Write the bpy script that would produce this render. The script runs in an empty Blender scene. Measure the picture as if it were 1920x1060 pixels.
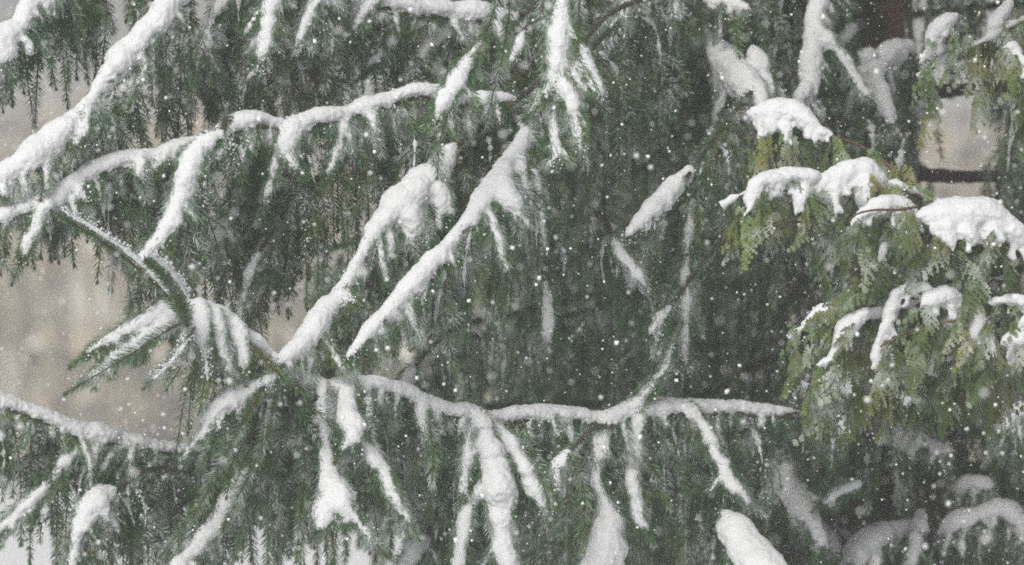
import bpy, math, random
import numpy as np
from mathutils import noise as mnoise, Vector

# ------------------------------------------------------------------ camera, world, sun, exposure
scene = bpy.context.scene
K = 2.05 / 1920 / 10.0          # metres per photo pixel per metre of distance
ZC = 2.4
cam_d = bpy.data.cameras.new("camera")
cam = bpy.data.objects.new("camera", cam_d)
scene.collection.objects.link(cam)
cam.location = (0, 0, ZC)
cam.rotation_euler = (math.radians(90), 0, 0)
cam_d.sensor_width = 36
cam_d.lens = 36 / (1920 * K)
cam_d.clip_start = 0.1
cam_d.clip_end = 2000
cam_d.dof.use_dof = True
cam_d.dof.focus_distance = 9.9
cam_d.dof.aperture_fstop = 4.2
scene.camera = cam

SUN_EL, SUN_AZ = math.radians(38), math.radians(205)   # azimuth measured from +Y clockwise
world = bpy.data.worlds.new("World")
scene.world = world
world.use_nodes = True
wn = world.node_tree
for n in list(wn.nodes):
    wn.nodes.remove(n)
sky = wn.nodes.new("ShaderNodeTexSky")
sky.sky_type = 'NISHITA'
sky.sun_disc = False
sky.sun_elevation = SUN_EL
sky.sun_rotation = SUN_AZ
sky.dust_density = 4.0
sky.air_density = 1.0
hs = wn.nodes.new("ShaderNodeHueSaturation")
hs.inputs['Saturation'].default_value = 0.16      # overcast: the cloud deck takes the blue out
bg = wn.nodes.new("ShaderNodeBackground")
bg.inputs['Strength'].default_value = 0.085
out = wn.nodes.new("ShaderNodeOutputWorld")
wn.links.new(sky.outputs[0], hs.inputs['Color'])
wn.links.new(hs.outputs[0], bg.inputs[0])
wn.links.new(bg.outputs[0], out.inputs[0])

sun_d = bpy.data.lights.new("sun", 'SUN')
sun_d.energy = 1.5
sun_d.angle = math.radians(35)
sun_d.color = (1.0, 0.97, 0.93)
sun = bpy.data.objects.new("sun", sun_d)
scene.collection.objects.link(sun)
sd = Vector((math.sin(SUN_AZ) * math.cos(SUN_EL), math.cos(SUN_AZ) * math.cos(SUN_EL), math.sin(SUN_EL)))
sun.rotation_euler = (-sd).to_track_quat('-Z', 'Y').to_euler()

vs = scene.view_settings
vs.view_transform = 'Standard'
vs.look = 'None'
vs.gamma = 1
vs.use_curve_mapping = False
vs.exposure = 0.2
scene.cycles.max_bounces = 6
scene.cycles.diffuse_bounces = 4
scene.cycles.volume_bounces = 1
scene.cycles.use_denoising = False             # the photograph is grainy too
scene.cycles.filter_width = 1.8

RNG = np.random.default_rng(11)
random.seed(5)


# ------------------------------------------------------------------ small helpers
def P(px, py, Y):
    return np.array([(px - 960) * K * Y, Y, ZC - (py - 530) * K * Y])


def project(p):
    return 960 + p[0] / (K * p[1]), 530 - (p[2] - ZC) / (K * p[1])


def unit(a):
    return a / np.maximum(np.linalg.norm(a, axis=-1, keepdims=True), 1e-9)


def smooth_path(pts, step):
    """Catmull-Rom through pts (n,k), sampled about every `step` metres of the first 3 columns."""
    pts = np.asarray(pts, float)
    if len(pts) == 2:
        n = max(2, int(np.linalg.norm(pts[1, :3] - pts[0, :3]) / step) + 1)
        t = np.linspace(0, 1, n)[:, None]
        return pts[0] * (1 - t) + pts[1] * t
    q = np.vstack([2 * pts[0] - pts[1], pts, 2 * pts[-1] - pts[-2]])
    res = []
    for i in range(1, len(q) - 2):
        n = max(2, int(np.linalg.norm(q[i + 1, :3] - q[i, :3]) / step) + 1)
        t = np.linspace(0, 1, n, endpoint=False)[:, None]
        p0, p1, p2, p3 = q[i - 1], q[i], q[i + 1], q[i + 2]
        res.append(0.5 * (2 * p1 + (p2 - p0) * t + (2 * p0 - 5 * p1 + 4 * p2 - p3) * t ** 2
                          + (3 * p1 - p0 - 3 * p2 + p3) * t ** 3))
    res.append(pts[-1:])
    return np.vstack(res)


def mesh_from(name, V, Q, mats, M=None, smooth=False):
    me = bpy.data.meshes.new(name)
    V = np.asarray(V, np.float32)
    Q = np.asarray(Q, np.int32)
    me.vertices.add(len(V))
    me.vertices.foreach_set("co", V.ravel())
    me.loops.add(Q.size)
    me.loops.foreach_set("vertex_index", Q.ravel())
    me.polygons.add(len(Q))
    me.polygons.foreach_set("loop_start", np.arange(len(Q), dtype=np.int32) * Q.shape[1])
    if M is not None:
        me.polygons.foreach_set("material_index", np.asarray(M, np.int32))
    me.polygons.foreach_set("use_smooth", np.full(len(Q), smooth))
    for m in mats:
        me.materials.append(m)
    me.update(calc_edges=True)
    return me


def obj(name, me, parent=None, loc=None, **props):
    o = bpy.data.objects.new(name, me)
    scene.collection.objects.link(o)
    if parent is not None:
        o.parent = parent
    if loc is not None:
        o.location = loc
    for k, v in props.items():
        o[k] = v
    return o


def tree_root(name, loc, label, group=None):
    o = obj(name, None, loc=loc, label=label, category="tree")
    if group:
        o["group"] = group
    return o


class Acc:
    def __init__(self):
        self.V, self.Q, self.M, self.n = [], [], [], 0

    def add(self, V, Q, M):
        self.V.append(V)
        self.Q.append(Q + self.n)
        self.M.append(M)
        self.n += len(V)

    def mesh(self, name, mats, smooth=False, off=None):
        V = np.vstack(self.V)
        if off is not None:
            V = V - np.asarray(off)
        return mesh_from(name, V, np.vstack(self.Q), mats, np.concatenate(self.M), smooth)


def tube(path, rad, sides, rng=None, jit=0.0, squash=None, mat=0):
    """Closed-ended quad tube along path; rad is per point."""
    path = np.asarray(path, float)
    rad = np.asarray(rad, float)
    n = len(path)
    T = unit(np.gradient(path, axis=0))
    ref = np.where(np.abs(T[:, 2:3]) > 0.9, np.array([[1., 0, 0]]), np.array([[0, 0, 1.]]))
    U = unit(np.cross(T, ref))
    W = np.cross(U, T)
    a = np.linspace(0, 2 * math.pi, sides, endpoint=False)
    R = rad[:, None] * np.ones((1, sides))
    if rng is not None and jit:
        R = R * (1 + jit * rng.standard_normal((n, sides)))
    V = path[:, None, :] + R[..., None] * (np.cos(a)[None, :, None] * U[:, None, :] + np.sin(a)[None, :, None] * W[:, None, :])
    i = np.arange(n - 1)[:, None] * sides
    j = np.arange(sides)[None, :]
    j2 = (j + 1) % sides
    Q = np.stack([i + j, i + j2, i + sides + j2, i + sides + j], -1).reshape(-1, 4)
    return V.reshape(-1, 3), Q, np.full(len(Q), mat)


def needles(path, length, per_m, rng, ang=0.95, tip_ang=0.45, width=0.0015, start=0.0, mat=0, droop=0.0):
    path = np.asarray(path, float)
    seg = np.linalg.norm(np.diff(path, axis=0), axis=1)
    cum = np.concatenate([[0], np.cumsum(seg)])
    L = cum[-1]
    N = max(6, int(L * per_m * (1 - start)))
    s = np.sort(rng.uniform(start, 1, N)) * L
    pos = np.stack([np.interp(s, cum, path[:, k]) for k in range(3)], 1)
    Tn = unit(np.gradient(path, axis=0))
    T = unit(np.stack([np.interp(s, cum, Tn[:, k]) for k in range(3)], 1))
    ref = np.where(np.abs(T[:, 2:3]) > 0.9, np.array([[1., 0, 0]]), np.array([[0, 0, 1.]]))
    U = unit(np.cross(T, ref))
    W = np.cross(U, T)
    phi = np.arange(N) * 2.39996 + rng.uniform(-0.5, 0.5, N)
    x = s / L
    a = ang + (tip_ang - ang) * np.clip((x - 0.8) / 0.2, 0, 1) ** 1.5 + rng.normal(0, 0.13, N)
    D = T * np.cos(a)[:, None] + (U * np.cos(phi)[:, None] + W * np.sin(phi)[:, None]) * np.sin(a)[:, None]
    if droop:
        D[:, 2] -= droop
        D = unit(D)
    ln = length * rng.uniform(0.7, 1.12, N) * (0.75 + 0.25 * np.sin(np.pi * np.clip(x * 0.9 + 0.1, 0, 1)))
    side = unit(np.cross(D, rng.standard_normal((N, 3))))
    mid = pos + D * (ln * 0.45)[:, None]
    tip = pos + D * ln[:, None] + T * (ln * 0.10)[:, None]
    w = width * rng.uniform(0.8, 1.2, N)
    V = np.stack([pos, mid + side * (w * 0.5)[:, None], tip, mid - side * (w * 0.5)[:, None]], 1).reshape(-1, 3)
    Q = np.arange(N * 4).reshape(-1, 4)
    return V, Q, np.full(N, mat)


def twig_arrays(path, rng, nlen=0.019, per_m=1500, side_twigs=0, width=0.0015, bud=True, stem=0.0022, down=0.75):
    """A needled shoot: mat 0 = needles, mat 1 = bark."""
    acc = Acc()
    path = smooth_path(path, 0.02)
    acc.add(*needles(path, nlen, per_m, rng, width=width))
    r = np.linspace(stem, 0.0011, len(path))
    acc.add(*tube(path, r, 4, mat=1))
    if bud:
        t = unit(path[-1] - path[-2])
        bp = np.stack([path[-1], path[-1] + t * 0.003, path[-1] + t * 0.007, path[-1] + t * 0.010])
        acc.add(*tube(bp, [0.0015, 0.0032, 0.0024, 0.0003], 5, mat=1))
    L = np.sum(np.linalg.norm(np.diff(path, axis=0), axis=1))
    for k in range(side_twigs):
        f = rng.uniform(0.12, 0.7)
        i = int(f * (len(path) - 1))
        t = unit(path[min(i + 1, len(path) - 1)] - path[max(i - 1, 0)])
        o = rng.standard_normal(3)
        o[2] = 0
        o = unit(o)
        l2 = L * (1 - f) * rng.uniform(0.4, 0.75)
        p0 = path[i]
        d = unit(t * 0.8 + o * rng.uniform(0.6, 1.2))
        p1 = p0 + d * l2 * 0.5
        p2 = p1 + unit(t + o * 0.12 + np.array([0, 0, -down])) * l2 * 0.5
        sp = smooth_path([p0, p1, p2], 0.02)
        acc.add(*needles(sp, nlen * 0.9, per_m, rng, width=width))
        acc.add(*tube(sp, np.linspace(stem * 0.7, 0.001, len(sp)), 4, mat=1))
    return np.vstack(acc.V), np.vstack(acc.Q), np.concatenate(acc.M)


def rotz(V, a):
    c, s = math.cos(a), math.sin(a)
    return np.stack([V[:, 0] * c - V[:, 1] * s, V[:, 0] * s + V[:, 1] * c, V[:, 2]], 1)


# ------------------------------------------------------------------ materials
def new_mat(name):
    m = bpy.data.materials.new(name)
    m.use_nodes = True
    nt = m.node_tree
    b = nt.nodes["Principled BSDF"]
    return m, nt, b


def ramp(nt, cols):
    r = nt.nodes.new("ShaderNodeValToRGB")
    e = r.color_ramp.elements
    e[0].position, e[0].color = cols[0][0], (*cols[0][1], 1)
    e[1].position, e[1].color = cols[-1][0], (*cols[-1][1], 1)
    for p, c in cols[1:-1]:
        x = e.new(p)
        x.color = (*c, 1)
    return r


def tex_noise(nt, scale, detail=3, coord='Object'):
    t = nt.nodes.new("ShaderNodeTexNoise")
    t.inputs['Scale'].default_value = scale
    t.inputs['Detail'].default_value = detail
    g = nt.nodes.new("ShaderNodeNewGeometry")
    nt.links.new(g.outputs['Position'], t.inputs['Vector'])
    return t, g


def leaf_mat(name, c0, c1, c2, frost=0.35, rough=0.55):
    """Foliage with patchy greens and a thin rime of snow on what faces up."""
    m, nt, b = new_mat(name)
    t, g = tex_noise(nt, 9.0, 4)
    r = ramp(nt, [(0.32, c0), (0.5, c1), (0.68, c2)])
    nt.links.new(t.outputs['Fac'], r.inputs[0])
    oi = nt.nodes.new("ShaderNodeObjectInfo")
    hsv = nt.nodes.new("ShaderNodeHueSaturation")
    mr = nt.nodes.new("ShaderNodeMapRange")
    mr.inputs['To Min'].default_value = 0.75
    mr.inputs['To Max'].default_value = 1.25
    nt.links.new(oi.outputs['Random'], mr.inputs[0])
    nt.links.new(mr.outputs[0], hsv.inputs['Value'])
    nt.links.new(r.outputs[0], hsv.inputs['Color'])
    t2, _ = tex_noise(nt, 17.0, 5)
    mr2 = nt.nodes.new("ShaderNodeMapRange")
    mr2.inputs['From Min'].default_value = 0.46
    mr2.inputs['From Max'].default_value = 0.66
    mr2.inputs['To Min'].default_value = 0.04 * frost
    mr2.inputs['To Max'].default_value = frost
    nt.links.new(t2.outputs['Fac'], mr2.inputs[0])
    mix = nt.nodes.new("ShaderNodeMix")
    mix.data_type = 'RGBA'
    nt.links.new(mr2.outputs[0], mix.inputs['Factor'])
    nt.links.new(hsv.outputs[0], mix.inputs['A'])
    mix.inputs['B'].default_value = (0.62, 0.64, 0.66, 1)
    nt.links.new(mix.outputs['Result'], b.inputs['Base Color'])
    b.inputs['Roughness'].default_value = rough
    b.inputs['Specular IOR Level'].default_value = 0.3
    return m


def bark_mat(name, c0, c1, scale=60):
    m, nt, b = new_mat(name)
    t, g = tex_noise(nt, scale, 5)
    r = ramp(nt, [(0.3, c0), (0.7, c1)])
    nt.links.new(t.outputs['Fac'], r.inputs[0])
    nt.links.new(r.outputs[0], b.inputs['Base Color'])
    b.inputs['Roughness'].default_value = 0.9
    bp = nt.nodes.new("ShaderNodeBump")
    bp.inputs['Strength'].default_value = 0.6
    bp.inputs['Distance'].default_value = 0.004
    nt.links.new(t.outputs['Fac'], bp.inputs['Height'])
    nt.links.new(bp.outputs[0], b.inputs['Normal'])
    return m


def snow_mat(name, dist=0.002, s1=220.0, col=(0.72, 0.73, 0.74)):
    m, nt, b = new_mat(name)
    b.inputs['Base Color'].default_value = (*col, 1)
    b.inputs['Roughness'].default_value = 0.85
    b.inputs['Specular IOR Level'].default_value = 0.2
    t, g = tex_noise(nt, s1, 5)
    bp = nt.nodes.new("ShaderNodeBump")
    bp.inputs['Strength'].default_value = 0.55
    bp.inputs['Distance'].default_value = dist
    nt.links.new(t.outputs['Fac'], bp.inputs['Height'])
    nt.links.new(bp.outputs[0], b.inputs['Normal'])
    return m


M_NEEDLE = leaf_mat("spruce_needle", (0.038, 0.115, 0.042), (0.066, 0.158, 0.052), (0.120, 0.160, 0.050), 0.70)
M_NEEDLE_SHADED = leaf_mat("shaded_spruce_needle", (0.034, 0.112, 0.042), (0.058, 0.142, 0.046), (0.115, 0.150, 0.042), 0.62)  # darker copy of the needle green: shade of the inner foliage put into colour
M_CEDAR = leaf_mat("cedar_scale_leaf", (0.052, 0.110, 0.022), (0.095, 0.140, 0.030), (0.155, 0.145, 0.032), 0.5)
M_TWIG = bark_mat("twig_bark", (0.055, 0.040, 0.022), (0.13, 0.085, 0.045), 150)
M_BARK = bark_mat("spruce_bark", (0.11, 0.055, 0.038), (0.26, 0.145, 0.10), 45)
M_BOUGH = bark_mat("bough_bark", (0.035, 0.030, 0.024), (0.085, 0.065, 0.048), 80)
M_CSTEM = bark_mat("cedar_bark", (0.075, 0.042, 0.028), (0.16, 0.095, 0.06), 90)
M_SNOW = snow_mat("fresh_snow")
M_GSNOW = snow_mat("snow_cover", 0.05, 3.0, (0.82, 0.83, 0.84))
M_THICKET, nt, b = new_mat("dry_brush")
t, g = tex_noise(nt, 1.0, 3)
r = ramp(nt, [(0.36, (0.11, 0.078, 0.050)), (0.44, (0.35, 0.27, 0.17)), (0.50, (0.55, 0.47, 0.33)), (0.55, (0.24, 0.20, 0.12)), (0.62, (0.66, 0.63, 0.55))])
nt.links.new(t.outputs['Fac'], r.inputs[0])
nt.links.new(r.outputs[0], b.inputs['Base Color'])
b.inputs['Roughness'].default_value = 0.9
M_FLAKE = snow_mat("snowflake", 0.0002, 900.0, (0.9, 0.9, 0.9))

# ------------------------------------------------------------------ the ground and the far brush
nx = 90
gx = np.sign(np.linspace(-1, 1, nx)) * np.abs(np.linspace(-1, 1, nx)) ** 2.2 * 240
gy = np.linspace(-1, 1, nx)
gy = np.sign(gy) * np.abs(gy) ** 2.2 * 240 + 40
GX, GY = np.meshgrid(gx, gy, indexing='ij')


def ground_z(x, y):
    w = np.clip((y - 25) / 30, 0, 1)
    return 0.10 * np.sin(x * 0.9 + 1.2) * np.sin(y * 0.55) + w * (0.22 * np.sin(x * 0.55 + y * 0.21) + 0.15 * np.sin(x * 1.7 + 2))


GZ = ground_z(GX, GY)
V = np.stack([GX, GY, GZ], -1).reshape(-1, 3)
i, j = np.meshgrid(np.arange(nx - 1), np.arange(nx - 1), indexing='ij')
Q = np.stack([i * nx + j, (i + 1) * nx + j, (i + 1) * nx + j + 1, i * nx + j + 1], -1).reshape(-1, 4)
obj("snow_ground", mesh_from("snow_ground", V, Q, [M_GSNOW], smooth=True), kind="structure")

acc = Acc()
N = 15000
bx = RNG.uniform(-22, 22, N)
by = 63 + 34 * RNG.beta(0.8, 1.6, N)
clump = np.array([mnoise.noise(Vector((a * 0.35, b * 0.2, 3.0))) for a, b in zip(bx, by)])
hh = np.clip(2.2 + (by - 63) * 0.10 + clump * 2.6 + RNG.gamma(1.5, 0.6, N), 0.6, 7.6)
base = np.stack([bx, by, ground_z(bx, by) - 0.05], 1)
for rep in range(2):
    lean = RNG.normal(0, 0.13, (N, 2))
    top = base + np.stack([lean[:, 0] * hh, lean[:, 1] * hh, hh * RNG.uniform(0.6, 1, N)], 1)
    midp = (base + top) / 2
    a = RNG.uniform(0, math.pi, N)
    w = RNG.uniform(0.02, 0.075, N)[:, None]
    sdv = np.stack([np.cos(a), np.sin(a) * 0.5, np.zeros(N)], 1) * w
    Vt = np.stack([base, midp - sdv, top, midp + sdv], 1).reshape(-1, 3)
    acc.add(Vt, np.arange(N * 4).reshape(-1, 4), np.zeros(N, int))
NP = 16000
k = RNG.integers(0, N, NP)
c = base[k] + np.stack([RNG.normal(0, .3, NP), -np.abs(RNG.normal(0, .6, NP)), hh[k] * RNG.uniform(0.0, 0.8, NP)], 1)
d1 = unit(RNG.standard_normal((NP, 3)))
d2 = unit(np.cross(d1, RNG.standard_normal((NP, 3))))
sz = RNG.uniform(0.15, 0.42, NP)[:, None]
acc.add(np.stack([c - d1 * sz, c - d2 * sz * .5, c + d1 * sz, c + d2 * sz * .5], 1).reshape(-1, 3), np.arange(NP * 4).reshape(-1, 4), np.zeros(NP, int))
NB = 9000
k = RNG.integers(0, N, NB)
c = base[k] + np.stack([RNG.normal(0, .15, NB), RNG.normal(0, .1, NB), hh[k] * RNG.uniform(0.0, 0.75, NB)], 1)
r = RNG.uniform(0.06, 0.36, NB) * (0.6 + 0.9 * np.clip(clump[k] + 0.3, 0, 1))
octa = np.array([[1, 0, 0], [0, 1, 0], [-1, 0, 0], [0, -1, 0], [0, 0, .6], [0, 0, -.4]], float)
Vb = (c[:, None, :] + octa[None] * r[:, None, None]).reshape(-1, 3)
fq = np.array([[0, 1, 4, 4], [1, 2, 4, 4], [2, 3, 4, 4], [3, 0, 4, 4]])
# small snow pads caught in the brush: two quads each (a folded cap)
fq = np.array([[0, 1, 2, 4], [2, 3, 0, 4]])
acc.add(Vb, (np.arange(NB)[:, None, None] * 6 + fq[None]).reshape(-1, 4), np.ones(NB * 2, int))
obj("far_thicket", acc.mesh("far_thicket", [M_THICKET, M_GSNOW]), kind="stuff", category="thicket",
    label="pale tan thicket of dry brush far behind the snowy trees")

# ------------------------------------------------------------------ snow loads, traced along the boughs
# every entry: label, Y at first / last ridge point, ridge [(px,py,r)], fingers, hang = curtain of twigs
LOADS = [
 dict(label="long snow ridge slanting down across the upper left corner", Y=(10.3, 9.9), up=(1668, -520), grow=1.05,
      ridge=[(352, -40, 20), (310, 18, 24), (262, 72, 25), (230, 108, 28), (204, 142, 18), (182, 172, 13), (150, 214, 17), (104, 258, 28), (52, 298, 27), (0, 336, 20), (-45, 362, 14)],
      fingers=[[(166, 206, 10), (156, 240, 13), (146, 268, 9)], [(36, 322, 10), (14, 352, 9), (-8, 378, 6)], [(262, 92, 16), (270, 130, 12), (262, 150, 6)], [(90, 280, 16), (84, 320, 8)]],
      hang=(0.10, 0.30, 17)),
 dict(label="longest upper snow ridge, arching from mid picture down to the left edge", Y=(11.0, 9.85), up=(1668, -120),
      ridge=[(958, 186, 8), (930, 184, 13), (900, 186, 15), (870, 183, 13), (832, 180, 18), (800, 170, 15), (768, 172, 16), (730, 188, 14), (690, 196, 16), (655, 209, 13), (618, 214, 15), (580, 224, 18), (545, 238, 14), (512, 230, 13), (480, 222, 18), (432, 236, 18), (390, 262, 17), (340, 274, 17), (298, 290, 17), (240, 298, 18), (190, 310, 18), (150, 332, 18), (104, 370, 18), (60, 382, 15), (0, 406, 15), (-45, 424, 12)],
      fingers=[[(84, 388, 16), (72, 416, 14), (54, 452, 13), (42, 482, 8)],
               [(546, 242, 20), (538, 272, 20), (552, 304, 12)], [(652, 212, 12), (640, 250, 12), (626, 298, 10), (616, 330, 6)],
               [(262, 305, 12), (266, 330, 8)], [(302, 298, 14), (288, 324, 8)], [(474, 236, 10), (456, 290, 9), (440, 335, 6)],
               [(528, 250, 10), (510, 330, 10), (498, 372, 6)], [(690, 205, 12), (700, 240, 8)], [(150, 345, 12), (158, 372, 8)]],
      hang=(0.16, 0.36, 11)),
 dict(label="curved snow covered side branch dropping from the long upper ridge onto the bare leader", Y=(9.96, 9.84), up=None, root=(430, 226),
      ridge=[(404, 256, 14), (376, 276, 17), (358, 300, 19), (344, 346, 18), (330, 390, 17), (314, 424, 16), (290, 458, 15), (264, 494, 11)],
      fingers=[], hang=(0.12, 0.26, 12)),
 dict(label="short snow streak on the steep shoot crossing the right end of the long upper ridge", Y=(10.0, 9.85), up=None,
      ridge=[(896, 84, 7), (880, 112, 13), (862, 142, 20), (842, 172, 18), (826, 200, 10), (818, 226, 5)], fingers=[], hang=None),
 dict(label="bulky snow clump with drips on the left of the two slanting middle boughs", Y=(10.8, 9.95), up=(1668, -60),
      ridge=[(846, 282, 12), (824, 316, 20), (792, 346, 30), (752, 380, 30), (722, 408, 24), (698, 440, 14), (672, 488, 11), (652, 528, 13), (634, 556, 18), (602, 590, 20), (574, 634, 19), (536, 668, 15)],
      fingers=[[(812, 350, 30), (830, 380, 20), (838, 400, 10)], [(764, 398, 24), (772, 436, 15), (776, 456, 7)], [(786, 396, 14), (798, 434, 9), (804, 466, 6)], [(648, 550, 12), (668, 566, 8)]],
      hang=(0.12, 0.26, 22)),
 dict(label="thick snow streak down the right of the two slanting middle boughs, pointed at both ends", Y=(10.5, 9.9), up=(1668, -260),
      ridge=[(996, 212, 5), (982, 256, 13), (956, 300, 20), (928, 344, 26), (904, 376, 22), (884, 406, 14), (858, 436, 12), (820, 480, 16), (782, 520, 18), (742, 564, 17), (706, 602, 14), (676, 638, 10), (654, 668, 5)],
      fingers=[[(944, 350, 22), (960, 384, 20), (966, 410, 8)], [(812, 500, 14), (800, 530, 12), (794, 562, 6)], [(975, 300, 10), (985, 350, 8)]],
      hang=(0.12, 0.28, 20)),
 dict(label="longest lower snow ridge with many drips, ending left in a fan of bare shoots", Y=(11.4, 9.72), up=(1668, 700),
      ridge=[(1478, 772, 8), (1440, 770, 13), (1380, 764, 14), (1320, 762, 17), (1270, 762, 16), (1222, 764, 17), (1180, 770, 17), (1130, 782, 13), (1080, 778, 14), (1010, 774, 16), (960, 778, 15), (918, 785, 13), (884, 772, 15), (840, 768, 14), (800, 754, 14), (762, 734, 17), (712, 720, 18), (652, 716, 17), (612, 726, 15), (572, 708, 16), (532, 686, 15), (500, 662, 12), (470, 632, 15), (440, 608, 16), (402, 586, 17), (366, 574, 14)],
      fingers=[[(602, 725, 13), (606, 780, 12), (612, 838, 12), (620, 886, 18), (626, 925, 30), (612, 965, 20), (600, 985, 8)],
               [(632, 930, 22), (656, 962, 15), (692, 1004, 8)],
               [(650, 722, 17), (654, 765, 22), (664, 808, 24), (648, 835, 12)], [(676, 820, 16), (706, 862, 13), (734, 920, 13), (764, 972, 9)],
               [(690, 728, 9), (690, 770, 10), (692, 800, 6)], [(786, 748, 11), (796, 795, 9), (800, 820, 5)],
               [(898, 780, 16), (916, 830, 20), (930, 895, 27), (936, 955, 26), (944, 1020, 20), (956, 1075, 20)],
               [(926, 795, 12), (960, 832, 13), (986, 882, 15), (1010, 928, 14), (1022, 962, 7)],
               [(1058, 786, 11), (1072, 834, 9)], [(1036, 785, 9), (1045, 815, 6)],
               [(1130, 790, 13), (1124, 840, 17), (1114, 872, 14), (1128, 930, 11), (1142, 968, 24), (1134, 1020, 32), (1120, 1070, 34)],
               [(1190, 775, 18), (1190, 830, 14), (1184, 895, 15), (1196, 960, 12), (1210, 990, 6)],
               [(1290, 768, 14), (1322, 806, 15), (1346, 860, 15), (1374, 908, 17), (1402, 938, 8)],
               [(1182, 768, 15), (1216, 732, 12), (1246, 690, 8), (1262, 650, 3)],
               [(876, 790, 11), (876, 850, 11), (868, 915, 8)],
               [(376, 580, 15), (376, 620, 16), (384, 662, 10)], [(404, 592, 16), (414, 640, 12), (428, 690, 8)], [(442, 612, 13), (454, 650, 12), (458, 692, 8)],
               [(366, 590, 8), (352, 618, 9), (340, 640, 5)],
               [(340, 572, 14), (296, 590, 16), (240, 618, 14), (192, 642, 11), (166, 662, 6)],
               [(348, 586, 14), (308, 606, 20), (262, 640, 18), (220, 672, 15), (178, 702, 9), (160, 714, 5)]],
      hang=(0.12, 0.34, 12)),
 dict(label="hooked snow ridge curling down left from the lower main bough below the fan", Y=(9.85, 9.75), up=None, root=(560, 742),
      ridge=[(520, 706, 8), (486, 718, 13), (448, 738, 19), (418, 758, 20), (396, 784, 17), (380, 820, 8)],
      fingers=[[(420, 770, 14), (410, 800, 8)], [(450, 745, 12), (446, 780, 6)]], hang=(0.22, 0.40, 12)),
 dict(label="snow ridge entering at the left edge and dipping right, below the tan opening", Y=(10.9, 11.3), up=(1668, 830),
      rev=True,
      ridge=[(-45, 730, 14), (0, 748, 15), (50, 766, 15), (100, 786, 15), (150, 806, 17), (190, 812, 19), (232, 822, 15), (282, 834, 13), (330, 840, 12), (372, 842, 10)],
      fingers=[[(170, 820, 16), (134, 852, 14), (94, 908, 13), (52, 948, 16), (0, 988, 16), (-40, 1010, 12)],
               [(238, 825, 12), (206, 856, 12), (184, 894, 7)], [(262, 834, 12), (228, 878, 10), (218, 900, 5)], [(322, 842, 11), (290, 872, 11), (268, 900, 6)]],
      hang=(0.14, 0.32, 12)),
 dict(label="rounded snow hood low on the left, above a dark hanging spray", Y=(10.9, 10.8), up=None, root=(330, 880),
      ridge=[(208, 922, 10), (186, 932, 22), (166, 960, 22), (146, 1000, 12), (138, 1040, 9), (136, 1075, 8)], fingers=[[(196, 935, 16), (200, 965, 9)]], hang=(0.15, 0.3, 20)),
 dict(label="slanting snow streak at the bottom edge left of centre", Y=(10.9, 10.6), up=None, root=(560, 800),
      ridge=[(478, 876, 10), (446, 908, 15), (424, 950, 16), (398, 990, 16), (366, 1026, 15), (330, 1070, 15)], fingers=[], hang=(0.12, 0.25, 24)),
 dict(label="forked vertical snow streak hanging from the top edge at mid picture", Y=(9.95, 9.9), up=None, root=(1300, -160),
      ridge=[(1064, -40, 14), (1052, 30, 17), (1046, 90, 21), (1042, 140, 20), (1040, 170, 15), (1038, 220, 9), (1044, 270, 10), (1042, 305, 5)],
      fingers=[[(1052, 145, 15), (1068, 185, 16), (1080, 235, 11), (1090, 280, 5)], [(1032, 160, 10), (1026, 180, 5)]], hang=None),
 dict(label="soft snow ridge along the top edge left of centre", Y=(11.4, 10.9), up=(1668, -240),
      ridge=[(960, 30, 10), (900, 22, 20), (830, 18, 18), (760, 8, 18), (690, -4, 14), (620, -16, 14), (540, -30, 14)],
      fingers=[[(880, 30, 18), (830, 60, 16), (790, 100, 13), (775, 145, 8)], [(800, 28, 16), (752, 66, 13), (716, 98, 12), (690, 128, 6)], [(700, 0, 14), (672, 40, 11), (655, 70, 5)],
               [(640, -10, 13), (610, 30, 10), (598, 60, 5)]],
      hang=(0.12, 0.30, 13)),
 dict(label="wide hanging snow streak at the top edge left of the soft top ridge", Y=(10.5, 10.4), up=None, root=(700, -120),
      ridge=[(520, -40, 15), (508, 10, 16), (500, 55, 14), (490, 100, 9), (486, 130, 4)], fingers=[], hang=(0.15, 0.3, 16)),
 dict(label="narrow snow streak at the top edge between the wider streak and the soft top ridge", Y=(10.6, 10.5), up=None, root=(720, -130),
      ridge=[(606, -20, 12), (582, 22, 11), (566, 60, 9), (556, 90, 4)], fingers=[], hang=(0.15, 0.3, 16)),
 dict(label="thin bent snow streak at the top edge right of the upper left ridge", Y=(10.8, 10.7), up=None, root=(560, -110),
      ridge=[(440, -20, 12), (412, 12, 13), (392, 55, 9), (378, 92, 14), (366, 116, 8)], fingers=[], hang=(0.15, 0.3, 15)),
 dict(label="snow mass cut off by the left edge in the top left corner", Y=(10.2, 10.0), up=(700, -500),
      ridge=[(120, -60, 14), (70, -10, 16), (36, 40, 20), (4, 78, 30), (-40, 110, 30)], fingers=[[(10, 90, 18), (0, 120, 10)]], hang=(0.14, 0.26, 15)),
 dict(label="stubby snow bar floating in dark foliage right of mid picture", Y=(10.6, 10.4), up=(1668, 60), tongues=False,
      ridge=[(1290, 322, 10), (1268, 345, 16), (1240, 372, 19), (1214, 402, 15), (1188, 426, 11), (1178, 440, 5)], fingers=[], hang=(0.1, 0.2, 26)),
 dict(label="narrow dim snow line hanging right of the pointed middle streak", Y=(10.8, 10.7), up=None, root=(1100, 160),
      ridge=[(1000, 330, 10), (1010, 370, 11), (1014, 410, 8), (1020, 460, 6), (1024, 500, 4)], fingers=[], hang=None),
 dict(label="small snow tuft above the right part of the lower main bough", Y=(11.0, 10.9), up=None, root=(1400, 420),
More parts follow.
